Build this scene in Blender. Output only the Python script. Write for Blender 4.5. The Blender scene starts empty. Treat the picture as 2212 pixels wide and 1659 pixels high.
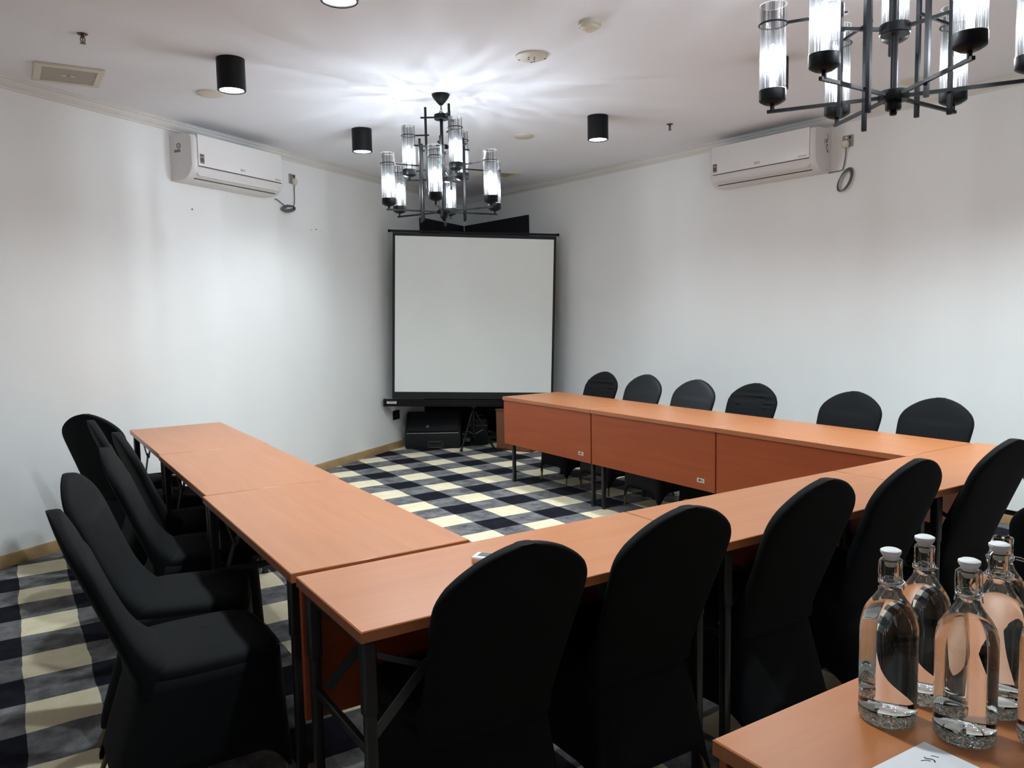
import bpy, bmesh, math, random
from math import sin, cos, pi, radians as rad, sqrt, exp, atan2, hypot
from mathutils import Vector, Matrix

random.seed(7)
C = bpy.context.scene.collection
SC = bpy.context.scene

# ------------------------------------------------------------------ helpers
class MB:
    """collects shapes into one mesh"""
    def __init__(s):
        s.v = []; s.f = []; s.sm = []; s.mi = []
    def add(s, vs, fs, smooth=False, mat=0):
        o = len(s.v); s.v += [tuple(p) for p in vs]
        for f in fs:
            s.f.append([i + o for i in f]); s.sm.append(smooth); s.mi.append(mat)
        return s
    def box(s, c, d, rot=None, bev=0.0, mat=0, seg=1):
        bm = bmesh.new(); bmesh.ops.create_cube(bm, size=1.0)
        for v in bm.verts: v.co = Vector((v.co.x*d[0], v.co.y*d[1], v.co.z*d[2]))
        if bev > 0:
            bmesh.ops.bevel(bm, geom=bm.edges[:], offset=bev, segments=seg, profile=0.6, affect='EDGES')
        M = Matrix.Translation(Vector(c)) @ (rot.to_4x4() if rot is not None else Matrix.Identity(4))
        bm.verts.index_update()
        s.add([M @ v.co for v in bm.verts], [[v.index for v in f.verts] for f in bm.faces], False, mat)
        bm.free(); return s
    def bar(s, p0, p1, w, h=None, bev=0.0, up=(0,0,1), mat=0):
        p0 = Vector(p0); p1 = Vector(p1); d = p1-p0; L = d.length; d.normalize()
        u = Vector(up)
        if abs(d.dot(u)) > 0.98: u = Vector((1,0,0))
        x = d.cross(u).normalized(); z = x.cross(d)
        R = Matrix((x, d, z)).transposed()
        return s.box((p0+p1)/2, (w, L, h or w), R, bev, mat)
    def tube(s, pts, r, n=10, closed=False, cap=True, mat=0):
        pts = [Vector(p) for p in pts]; N = len(pts)
        rs = r if isinstance(r, (list, tuple)) else [r]*N
        vs = []; prev = None
        for i, p in enumerate(pts):
            if closed: t = pts[(i+1) % N]-pts[i-1]
            else: t = pts[min(i+1, N-1)]-pts[max(i-1, 0)]
            t.normalize()
            if prev is None:
                a = Vector((0,0,1)) if abs(t.z) < .9 else Vector((1,0,0))
                x = t.cross(a).normalized()
            else:
                x = (prev-t*prev.dot(t)).normalized()
            prev = x; y = t.cross(x)
            for k in range(n):
                a = 2*pi*k/n; vs.append(p+(x*cos(a)+y*sin(a))*rs[i])
        fs = []
        for i in range(N if closed else N-1):
            for k in range(n):
                a = i*n+k; b = i*n+(k+1) % n; j = ((i+1) % N)*n
                fs.append([a, b, j+(k+1) % n, j+k])
        s.add(vs, fs, True, mat)
        if cap and not closed:
            s.add(vs[:n], [list(range(n))[::-1]], False, mat); s.add(vs[-n:], [list(range(n))], False, mat)
        return s
    def lathe(s, prof, n=32, c=(0,0,0), closed=False, smooth=True, mat=0, R=None):
        """prof: (r,z) list; r=0 ends collapse"""
        vs = []; fs = []; idx = []
        for r, z in prof:
            if r < 1e-6: idx.append([len(vs)]); vs.append(Vector((0,0,z)))
            else:
                idx.append(list(range(len(vs), len(vs)+n)))
                vs += [Vector((r*cos(2*pi*k/n), r*sin(2*pi*k/n), z)) for k in range(n)]
        m = len(prof)
        for i in range(m if closed else m-1):
            a = idx[i]; b = idx[(i+1) % m]
            for k in range(n):
                k2 = (k+1) % n
                if len(a) == 1 and len(b) == 1: continue
                if len(a) == 1: fs.append([a[0], b[k2], b[k]][::-1])
                elif len(b) == 1: fs.append([a[k], a[k2], b[0]])
                else: fs.append([a[k], a[k2], b[k2], b[k]])
        M = Matrix.Translation(Vector(c)) @ (R.to_4x4() if R is not None else Matrix.Identity(4))
        return s.add([M @ v for v in vs], fs, smooth, mat)
    def prism(s, poly, z0, z1, mat=0):
        n = len(poly)
        vs = [(x, y, z0) for x, y in poly]+[(x, y, z1) for x, y in poly]
        fs = [list(range(n))[::-1], list(range(n, 2*n))]+[[i, (i+1) % n, n+(i+1) % n, n+i] for i in range(n)]
        return s.add(vs, fs, False, mat)
    def extrude_profile(s, prof, p0, p1, out, mat=0, smooth=False):
        """profile (o,z): o along 'out' from the line p0-p1 (2-D)"""
        n = len(prof)
        vs = [(p0[0]+out[0]*o, p0[1]+out[1]*o, z) for o, z in prof]+[(p1[0]+out[0]*o, p1[1]+out[1]*o, z) for o, z in prof]
        fs = [[i, (i+1) % n, n+(i+1) % n, n+i] for i in range(n)]
        s.add(vs, fs, smooth, mat)
        return s.add(vs, [list(range(n))[::-1], list(range(n, 2*n))], False, mat)
    def loft(s, rings, cap=True, mat=0, smooth=True):
        n = len(rings[0]); vs = [p for r in rings for p in r]; fs = []
        for i in range(len(rings)-1):
            for k in range(n):
                fs.append([i*n+k, i*n+(k+1) % n, (i+1)*n+(k+1) % n, (i+1)*n+k])
        if cap:
            fs.append(list(range(n))[::-1]); fs.append(list(range((len(rings)-1)*n, len(rings)*n)))
        return s.add(vs, fs, smooth, mat)
    def move(s, M):
        s.v = [tuple(M @ Vector(p)) for p in s.v]; return s
    def build(s, name, mat, parent=None, loc=(0,0,0), rz=0.0, mesh_only=False):
        me = bpy.data.meshes.new(name); me.from_pydata(s.v, [], s.f)
        for m in (mat if isinstance(mat, (list, tuple)) else [mat]): me.materials.append(m)
        for p, sm, mi in zip(me.polygons, s.sm, s.mi): p.use_smooth = sm; p.material_index = mi
        bm = bmesh.new(); bm.from_mesh(me)
        bmesh.ops.remove_doubles(bm, verts=bm.verts, dist=1e-5)
        bmesh.ops.recalc_face_normals(bm, faces=bm.faces)
        bm.to_mesh(me); bm.free(); me.update(); me.set_sharp_from_angle(angle=rad(38))
        o = bpy.data.objects.new(name, me); C.objects.link(o)
        o.location = loc; o.rotation_euler = (0, 0, rz)
        if parent: o.parent = parent
        return o

def tag(o, label=None, cat=None, group=None, kind=None):
    if label: o['label'] = label
    if cat: o['category'] = cat
    if group: o['group'] = group
    if kind: o['kind'] = kind
    return o
def empty(name, loc=(0,0,0), rz=0.0):
    o = bpy.data.objects.new(name, None); C.objects.link(o)
    o.location = loc; o.rotation_euler = (0, 0, rz); o.empty_display_size = .05
    return o
def copy_tree(o, parent=None):
    c = o.copy(); C.objects.link(c)
    if parent: c.parent = parent
    for ch in list(o.children): copy_tree(ch, c)
    return c
def text_mesh(txt, size, name, mat, parent, M, depth=0.0006):
    cu = bpy.data.curves.new('t', 'FONT'); cu.body = txt; cu.size = size; cu.extrude = depth
    cu.align_x = 'CENTER'; cu.align_y = 'CENTER'
    t = bpy.data.objects.new('t', cu); C.objects.link(t)
    dg = bpy.context.evaluated_depsgraph_get()
    me = bpy.data.meshes.new_from_object(t.evaluated_get(dg))
    bpy.data.objects.remove(t); bpy.data.curves.remove(cu)
    me.name = name; me.materials.clear(); me.materials.append(mat)
    me.transform(M)
    o = bpy.data.objects.new(name, me); C.objects.link(o)
    if parent: o.parent = parent
    return o

# ------------------------------------------------------------------ materials
def nodes(name):
    m = bpy.data.materials.new(name); m.use_nodes = True
    return m, m.node_tree.nodes, m.node_tree.links
def pbr(name, col, rough=.5, metal=0.0, spec=.5, noise=0.0, nscale=20.0, bump=0.0, bscale=200.0, coat=0.0, sheen=0.0, coatr=.2):
    m, N, L = nodes(name); b = N['Principled BSDF']
    b.inputs['Base Color'].default_value = (*col, 1); b.inputs['Roughness'].default_value = rough
    b.inputs['Metallic'].default_value = metal; b.inputs['Specular IOR Level'].default_value = spec
    b.inputs['Coat Weight'].default_value = coat; b.inputs['Coat Roughness'].default_value = coatr
    b.inputs['Sheen Weight'].default_value = sheen
    if noise or bump:
        tc = N.new('ShaderNodeTexCoord')
    if noise:
        n = N.new('ShaderNodeTexNoise'); n.inputs['Scale'].default_value = nscale; n.inputs['Detail'].default_value = 4
        L.new(tc.outputs['Object'], n.inputs['Vector'])
        r = N.new('ShaderNodeMapRange'); r.inputs[3].default_value = 1-noise; r.inputs[4].default_value = 1+noise
        L.new(n.outputs[0], r.inputs[0])
        x = N.new('ShaderNodeMix'); x.data_type = 'RGBA'; x.blend_type = 'MULTIPLY'; x.inputs[0].default_value = 1
        x.inputs[6].default_value = (*col, 1); L.new(r.outputs[0], x.inputs[7]); L.new(x.outputs[2], b.inputs['Base Color'])
    if bump:
        n2 = N.new('ShaderNodeTexNoise'); n2.inputs['Scale'].default_value = bscale; n2.inputs['Detail'].default_value = 3
        L.new(tc.outputs['Object'], n2.inputs['Vector'])
        bp = N.new('ShaderNodeBump'); bp.inputs['Strength'].default_value = bump; bp.inputs['Distance'].default_value = .01
        L.new(n2.outputs[0], bp.inputs['Height']); L.new(bp.outputs[0], b.inputs['Normal'])
    return m
def emit(name, col, st):
    m, N, L = nodes(name); b = N['Principled BSDF']
    b.inputs['Base Color'].default_value = (.9,.9,.9,1)
    b.inputs['Emission Color'].default_value = (*col, 1); b.inputs['Emission Strength'].default_value = st
    return m
def wood(name, c1, c2, rough=.38, coat=.25, along='X', scale=1.0):
    m, N, L = nodes(name); b = N['Principled BSDF']
    tc = N.new('ShaderNodeTexCoord'); mp = N.new('ShaderNodeMapping')
    oi = N.new('ShaderNodeObjectInfo'); ad = N.new('ShaderNodeVectorMath'); ad.operation = 'ADD'
    sc = N.new('ShaderNodeVectorMath'); sc.operation = 'SCALE'; sc.inputs[3].default_value = 7.3
    cb = N.new('ShaderNodeCombineXYZ')
    for k in range(3): L.new(oi.outputs['Random'], cb.inputs[k])
    L.new(cb.outputs[0], sc.inputs[0]); L.new(tc.outputs['Object'], ad.inputs[0]); L.new(sc.outputs[0], ad.inputs[1])
    s = {'X': (1.6, 22, 22), 'Y': (22, 1.6, 22), 'Z': (22, 22, 1.6)}[along]
    mp.inputs['Scale'].default_value = [k*scale for k in s]
    L.new(ad.outputs[0], mp.inputs['Vector'])
    n = N.new('ShaderNodeTexNoise'); n.inputs['Scale'].default_value = 1.0; n.inputs['Detail'].default_value = 6; n.inputs['Roughness'].default_value = .62
    n.inputs['Distortion'].default_value = .4
    L.new(mp.outputs[0], n.inputs['Vector'])
    cr = N.new('ShaderNodeValToRGB'); cr.color_ramp.elements[0].position = .3; cr.color_ramp.elements[1].position = .7
    cr.color_ramp.elements[0].color = (*c1, 1); cr.color_ramp.elements[1].color = (*c2, 1)
    L.new(n.outputs[0], cr.inputs[0]); L.new(cr.outputs[0], b.inputs['Base Color'])
    b.inputs['Roughness'].default_value = rough; b.inputs['Coat Weight'].default_value = coat; b.inputs['Coat Roughness'].default_value = .32
    return m

M = {}
M['wall'] = pbr('wall_paint', (.885,.90,.895), .75, noise=.025, nscale=2.2, bump=.03, bscale=60)
M['ceil'] = pbr('ceiling_paint', (.86,.885,.945), .8, noise=.012, nscale=1.5)
M['cornice'] = pbr('cornice_paint', (.74,.73,.70), .6)
M['base'] = wood('baseboard_wood', (.36,.235,.11), (.46,.31,.155), .45, .2, 'X')
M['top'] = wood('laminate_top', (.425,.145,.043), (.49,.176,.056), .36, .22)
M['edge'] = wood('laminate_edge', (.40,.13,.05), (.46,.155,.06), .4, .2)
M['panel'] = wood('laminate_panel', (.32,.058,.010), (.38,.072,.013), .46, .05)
M['steel'] = pbr('black_steel', (.014,.015,.017), .38, .0, .5)
M['steelg'] = pbr('bare_steel', (.10,.105,.115), .5, .7)
M['cover'] = pbr('black_spandex', (.0062,.0072,.0082), .8, spec=.14, sheen=0.0, bump=.05, bscale=900)
M['satin'] = pbr('black_satin_spandex', (.006,.008,.011), .55, spec=.3, bump=.03, bscale=900)
M['chairleg'] = pbr('aged_brass', (.20,.17,.10), .45, .7)
M['rubber'] = pbr('black_rubber', (.01,.01,.01), .7)
M['lamp'] = pbr('black_lamp_metal', (.0035,.0042,.0055), .45, 0, .22)
M['screenw'] = pbr('screen_fabric', (.92,.95,.92), .85)
M['screenb'] = pbr('screen_border', (.008,.008,.009), .7)
M['case'] = pbr('black_case', (.0045,.005,.0055), .5, spec=.25)
M['grille'] = pbr('speaker_grille', (.005,.0056,.006), .6, spec=.3, bump=.3, bscale=700)
M['carpetbox'] = pbr('speaker_body', (.004,.0045,.005), .6, spec=.25, bump=.2, bscale=500)
M['navy'] = pbr('navy_backdrop', (.007,.007,.012), .8)
M['white'] = pbr('white_plastic', (.80,.80,.80), .35)
M['acw'] = pbr('aircon_white', (.80,.79,.79), .33)
M['acside'] = pbr('aircon_side', (.75,.73,.72), .38)
M['acdark'] = pbr('slot_dark', (.03,.03,.03), .6)
M['cream'] = pbr('cream_plastic', (.62,.60,.52), .45)
M['ivory'] = pbr('ivory_plastic', (.70,.66,.55), .5)
M['plate'] = pbr('socket_plate', (.28,.26,.24), .4, .3)
M['cord'] = pbr('grey_cord', (.13,.13,.13), .5)
M['redled'] = emit('red_indicator', (1,.05,.05), 1.2)
M['black'] = pbr('black_print', (.02,.02,.022), .6)
M['grey'] = pbr('grey_print', (.18,.18,.19), .5)
M['spk'] = pbr('speaker_mesh', (.44,.41,.36), .7, bump=.2, bscale=600)
M['bronze'] = pbr('sprinkler_metal', (.14,.10,.07), .4, .8)
M['red'] = pbr('red_button', (.55,.03,.04), .4)
M['lcd'] = pbr('lcd_glass', (.16,.18,.17), .15)
M['paper'] = pbr('paper_white', (.80,.81,.84), .7)
M['stopper'] = pbr('stopper_plastic', (.82,.82,.83), .35)
M['gasket'] = pbr('stopper_gasket', (.70,.66,.55), .5)
M['wire'] = pbr('bottle_wire', (.55,.55,.55), .25, 1.0)
M['brownbox'] = wood('cabinet_wood', (.15,.055,.02), (.20,.075,.028), .5, .1, 'Z')
M['disc'] = emit('downlight_diffuser', (1,.98,.95), 16.0)

def glass_mat(name, ior=1.45, tint=(1,1,1), rough=0.0):
    m, N, L = nodes(name)
    N.remove(N['Principled BSDF'])
    g = N.new('ShaderNodeBsdfGlass'); g.inputs['IOR'].default_value = ior; g.inputs['Roughness'].default_value = rough
    g.inputs['Color'].default_value = (*tint, 1)
    L.new(g.outputs[0], N['Material Output'].inputs['Surface'])
    return m
M['bottle'] = glass_mat('bottle_glass', 1.36, (.97,.985,.98))
M['base_glass'] = glass_mat('thick_base_glass', 1.5, (.93,.97,.96))
_n = M['base_glass'].node_tree.nodes; _l = M['base_glass'].node_tree.links
_v = _n.new('ShaderNodeTexVoronoi'); _v.inputs['Scale'].default_value = 110; _t = _n.new('ShaderNodeTexCoord'); _l.new(_t.outputs['Object'], _v.inputs['Vector'])
_b = _n.new('ShaderNodeBump'); _b.inputs['Strength'].default_value = .9; _b.inputs['Distance'].default_value = .01
_l.new(_v.outputs['Distance'], _b.inputs['Height']); _l.new(_b.outputs[0], [q for q in _n if q.type == 'BSDF_GLASS'][0].inputs['Normal'])

# chandelier tube: clear glass with vertical reeds that let light through unevenly
m, N, L = nodes('reeded_glass'); N.remove(N['Principled BSDF'])
tc = N.new('ShaderNodeTexCoord'); sp = N.new('ShaderNodeSeparateXYZ'); L.new(tc.outputs['Object'], sp.inputs[0])
at = N.new('ShaderNodeMath'); at.operation = 'ARCTAN2'; L.new(sp.outputs[1], at.inputs[0]); L.new(sp.outputs[0], at.inputs[1])
ca = N.new('ShaderNodeMath'); ca.operation = 'COSINE'; L.new(at.outputs[0], ca.inputs[0])
sa = N.new('ShaderNodeMath'); sa.operation = 'SINE'; L.new(at.outputs[0], sa.inputs[0])
cb = N.new('ShaderNodeCombineXYZ'); L.new(ca.outputs[0], cb.inputs[0]); L.new(sa.outputs[0], cb.inputs[1])
zm = N.new('ShaderNodeMath'); zm.operation = 'MULTIPLY'; zm.inputs[1].default_value = .3
L.new(sp.outputs[2], zm.inputs[0]); L.new(zm.outputs[0], cb.inputs[2])
nz = N.new('ShaderNodeTexNoise'); nz.inputs['Scale'].default_value = 6.0; nz.inputs['Detail'].default_value = 1.5
L.new(cb.outputs[0], nz.inputs['Vector'])
rp = N.new('ShaderNodeMapRange'); rp.inputs[1].default_value = .44; rp.inputs[2].default_value = .58; rp.inputs[3].default_value = .32; rp.inputs[4].default_value = 1.0
L.new(nz.outputs[0], rp.inputs[0])
tr = N.new('ShaderNodeBsdfTransparent'); L.new(rp.outputs[0], tr.inputs[0])
gl = N.new('ShaderNodeBsdfGlossy'); gl.inputs['Roughness'].default_value = .08
tl = N.new('ShaderNodeBsdfTranslucent'); tl.inputs['Color'].default_value = (.95,.97,1,1)
lw = N.new('ShaderNodeLayerWeight'); lw.inputs['Blend'].default_value = .25
bp = N.new('ShaderNodeBump'); bp.inputs['Strength'].default_value = .5; bp.inputs['Distance'].default_value = .01
L.new(nz.outputs[0], bp.inputs['Height']); L.new(bp.outputs[0], gl.inputs['Normal'])
m1 = N.new('ShaderNodeMixShader'); m1.inputs[0].default_value = .025
L.new(tr.outputs[0], m1.inputs[1]); L.new(tl.outputs[0], m1.inputs[2])
fr = N.new('ShaderNodeMath'); fr.operation = 'MULTIPLY_ADD'; fr.inputs[1].default_value = .35; fr.inputs[2].default_value = .02
L.new(lw.outputs['Facing'], fr.inputs[0])
m2 = N.new('ShaderNodeMixShader'); L.new(fr.outputs[0], m2.inputs[0]); L.new(m1.outputs[0], m2.inputs[1]); L.new(gl.outputs[0], m2.inputs[2])
L.new(m2.outputs[0], N['Material Output'].inputs['Surface'])
M['reed'] = m
# clear rim of the tube
m, N, L = nodes('clear_glass_rim'); N.remove(N['Principled BSDF'])
tr = N.new('ShaderNodeBsdfTransparent'); tr.inputs[0].default_value = (.96,.97,.97,1)
gl = N.new('ShaderNodeBsdfTranslucent'); gl.inputs['Color'].default_value = (.95,.97,1,1)
mx = N.new('ShaderNodeMixShader'); mx.inputs[0].default_value = .45
L.new(tr.outputs[0], mx.inputs[1]); L.new(gl.outputs[0], mx.inputs[2]); L.new(mx.outputs[0], N['Material Output'].inputs['Surface'])
M['rim'] = m
# lit bulb: glowing, and see-through enough for the filament inside to shine out
m, N, L = nodes('lit_bulb'); N.remove(N['Principled BSDF'])
tr = N.new('ShaderNodeBsdfTransparent'); em = N.new('ShaderNodeEmission')
em.inputs['Color'].default_value = (.93,.96,1,1); em.inputs['Strength'].default_value = 9.0
ad = N.new('ShaderNodeAddShader'); L.new(tr.outputs[0], ad.inputs[0]); L.new(em.outputs[0], ad.inputs[1])
L.new(ad.outputs[0], N['Material Output'].inputs['Surface'])
M['bulb'] = m
M['filament'] = emit('lit_filament', (.84,.92,1.0), 3400.0)

# gingham carpet in world metres
m, N, L = nodes('gingham_carpet'); b = N['Principled BSDF']
tc = N.new('ShaderNodeTexCoord')
wn = N.new('ShaderNodeTexNoise'); wn.inputs['Scale'].default_value = 3.2; wn.inputs['Detail'].default_value = 2
L.new(tc.outputs['Object'], wn.inputs['Vector'])
sb = N.new('ShaderNodeVectorMath'); sb.operation = 'SUBTRACT'; sb.inputs[1].default_value = (.5,.5,.5); L.new(wn.outputs['Color'], sb.inputs[0])
sk = N.new('ShaderNodeVectorMath'); sk.operation = 'SCALE'; sk.inputs[3].default_value = .035; L.new(sb.outputs[0], sk.inputs[0])
av = N.new('ShaderNodeVectorMath'); av.operation = 'ADD'; L.new(tc.outputs['Object'], av.inputs[0]); L.new(sk.outputs[0], av.inputs[1])
sp = N.new('ShaderNodeSeparateXYZ'); L.new(av.outputs[0], sp.inputs[0])
def stripe(sock, off, per):
    a = N.new('ShaderNodeMath'); a.operation = 'SUBTRACT'; L.new(sock, a.inputs[0]); a.inputs[1].default_value = off
    d = N.new('ShaderNodeMath'); d.operation = 'DIVIDE'; L.new(a.outputs[0], d.inputs[0]); d.inputs[1].default_value = per
    fl = N.new('ShaderNodeMath'); fl.operation = 'FLOORED_MODULO'; L.new(d.outputs[0], fl.inputs[0]); fl.inputs[1].default_value = 1.0
    c = N.new('ShaderNodeMath'); c.operation = 'LESS_THAN'; L.new(fl.outputs[0], c.inputs[0]); c.inputs[1].default_value = .5
    return c.outputs[0]
sx = stripe(sp.outputs[0], -.025, .499); sy = stripe(sp.outputs[1], 4.815, .519)
sm = N.new('ShaderNodeMath'); sm.operation = 'ADD'; L.new(sx, sm.inputs[0]); L.new(sy, sm.inputs[1])
n1 = N.new('ShaderNodeTexNoise'); n1.inputs['Scale'].default_value = 9; n1.inputs['Detail'].default_value = 7; n1.inputs['Roughness'].default_value = .65
L.new(tc.outputs['Object'], n1.inputs['Vector'])
g1 = N.new('ShaderNodeValToRGB'); g1.color_ramp.elements[0].position = .32; g1.color_ramp.elements[1].position = .70
g1.color_ramp.elements[0].color = (.072,.072,.077,1); g1.color_ramp.elements[1].color = (.265,.262,.268,1)
L.new(n1.outputs[0], g1.inputs[0])
b1 = N.new('ShaderNodeValToRGB'); b1.color_ramp.elements[0].position = .3; b1.color_ramp.elements[1].position = .7
b1.color_ramp.elements[0].color = (.76,.68,.46,1); b1.color_ramp.elements[1].color = (.90,.83,.62,1)
L.new(n1.outputs[0], b1.inputs[0])
k1 = N.new('ShaderNodeValToRGB'); k1.color_ramp.elements[0].position = .3; k1.color_ramp.elements[1].position = .75
k1.color_ramp.elements[0].color = (.006,.0065,.012,1); k1.color_ramp.elements[1].color = (.016,.0165,.026,1)
L.new(n1.outputs[0], k1.inputs[0])
h1 = N.new('ShaderNodeMath'); h1.operation = 'GREATER_THAN'; h1.inputs[1].default_value = .5; L.new(sm.outputs[0], h1.inputs[0])
h2 = N.new('ShaderNodeMath'); h2.operation = 'GREATER_THAN'; h2.inputs[1].default_value = 1.5; L.new(sm.outputs[0], h2.inputs[0])
x1 = N.new('ShaderNodeMix'); x1.data_type = 'RGBA'; L.new(h1.outputs[0], x1.inputs[0]); L.new(k1.outputs[0], x1.inputs[6]); L.new(g1.outputs[0], x1.inputs[7])
x2 = N.new('ShaderNodeMix'); x2.data_type = 'RGBA'; L.new(h2.outputs[0], x2.inputs[0]); L.new(x1.outputs[2], x2.inputs[6]); L.new(b1.outputs[0], x2.inputs[7])
L.new(x2.outputs[2], b.inputs['Base Color']); b.inputs['Roughness'].default_value = .95; b.inputs['Specular IOR Level'].default_value = .1
n3 = N.new('ShaderNodeTexNoise'); n3.inputs['Scale'].default_value = 260; L.new(tc.outputs['Object'], n3.inputs['Vector'])
ma = N.new('ShaderNodeMath'); ma.operation = 'MULTIPLY_ADD'; ma.inputs[1].default_value = .12; L.new(n3.outputs[0], ma.inputs[0]); L.new(wn.outputs[0], ma.inputs[2])
bp = N.new('ShaderNodeBump'); bp.inputs['Strength'].default_value = .7; bp.inputs['Distance'].default_value = .05
L.new(ma.outputs[0], bp.inputs['Height']); L.new(bp.outputs[0], b.inputs['Normal'])
M['carpet'] = m

# ------------------------------------------------------------------ camera
H = 1.472
yaw, pitch, roll, F = .5678, -.0889, -.0194, 1710.2
fw = Vector((sin(yaw)*cos(pitch), cos(yaw)*cos(pitch), sin(pitch)))
r0 = Vector((cos(yaw), -sin(yaw), 0)); u0 = r0.cross(fw)
r2 = r0*cos(roll)+u0*sin(roll); u2 = -r0*sin(roll)+u0*cos(roll)
cam = bpy.data.cameras.new('camera'); co = bpy.data.objects.new('camera', cam); C.objects.link(co)
cam.sensor_width = 36; cam.sensor_fit = 'HORIZONTAL'; cam.lens = F/2212*36; cam.clip_start = .05
co.matrix_world = Matrix(((r2.x, u2.x, -fw.x, 0), (r2.y, u2.y, -fw.y, 0), (r2.z, u2.z, -fw.z, H), (0,0,0,1)))
SC.camera = co

# ------------------------------------------------------------------ room shell
CE = 2.9365
KL, BL = .664, 5.665                      # left wall  y = KL x + BL
AR, XR = .0814, 5.81                      # right wall x = XR - AR y
def PL(x): return Vector((x, KL*x+BL))
def PR(y): return Vector((XR-AR*y, y))
cy_ = (BL+KL*XR)/(1+KL*AR); PC = Vector((XR-AR*cy_, cy_))
nl = Vector((KL, -1)).normalized()         # into the room from left wall
nr = Vector((-1, -AR)).normalized()        # into the room from right wall
dl = Vector((1, KL)).normalized()          # along left wall towards corner
dr = Vector((-AR, 1)).normalized()         # along right wall towards corner
P2 = PL(-2.6); P3 = Vector((-2.6, -2.6)); P4 = PR(-2.6)
poly = [PC, P2, P3, P4]
def wall(name, a, b, n, z0=0, z1=CE):
    o = MB().prism([a, b, b-n*.12, a-n*.12], z0-.05, z1+.05).build(name, M['wall'])
    return tag(o, kind='structure')
wl = wall('wall_left', P2-dl*.2, PC+dl*.2, nl)
wr = wall('wall_right', P4-dr*.2, PC+dr*.2, nr)
wall('wall_side', P3, P2, Vector((1,0)))
wall('wall_rear', P3, P4, Vector((0,1)))
big = [PC+Vector((.3,.4)), P2+Vector((-.3,.3)), P3+Vector((-.3,-.3)), P4+Vector((.3,-.3))]
tag(MB().prism(big, -.1, 0).build('floor', M['carpet']), kind='structure')
tag(MB().prism(big, CE, CE+.1).build('ceiling', M['ceil']), kind='structure')
for nm, a, b, n in (('baseboard_left', P2, PC, nl), ('baseboard_right', P4, PC, nr)):
    tag(MB().extrude_profile([(-.005,.0), (.012,.0), (.012,.072), (.008,.078), (-.005,.078)], a, b, n).build(nm, M['base']), kind='structure')
corn = [(-.005,CE+.002), (-.005,CE-.068), (.010,CE-.068), (.010,CE-.056), (.018,CE-.050), (.030,CE-.040), (.038,CE-.028), (.040,CE-.018), (.052,CE-.016), (.052,CE-.006), (.060,CE-.004), (.060,CE+.002)]
tag(MB().extrude_profile(corn, P2, PC, nl).build('trim_1', M['cornice']), kind='structure')
tag(MB().extrude_profile(corn, P4, PC, nr).build('trim_2', M['cornice']), kind='structure')
# old screw holes in the left wall
def on_left(x, z, off=0.0): p = PL(x)+nl*off; return Vector((p.x, p.y, z))
def on_right(y, z, off=0.0): p = PR(y)+nr*off; return Vector((p.x, p.y, z))
RL = Matrix.Rotation(atan2(dl.y, dl.x), 3, 'Z')     # local x along left wall, local -y into room
hb = MB()
for x, z, w, h in ((1.273,2.315,.012,.010), (2.47,2.282,.006,.008), (2.534,2.295,.024,.006), (2.585,2.285,.005,.004)):
    hb.box(on_left(x, z), (w, .003, h), RL)
hb.build('screw_hole', M['black'], wl)

# black backdrop panels in the corner
def backdrop(a, b, n, label):
    o = MB().prism([a+n*.002, b+n*.002, b+n*.024, a+n*.024], 0, 2.60).build('backdrop_panel', M['navy'])
    return tag(o, label, 'panel')
aL = PL(4.128); aR = PR(7.689)
backdrop(aL, PC-dl*.05, nl, 'black backdrop panel on the left wall of the corner, behind the projector screen')
backdrop(aR, PC-dr*.05, nr, 'black backdrop panel on the right wall of the corner, behind the projector screen')

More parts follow.
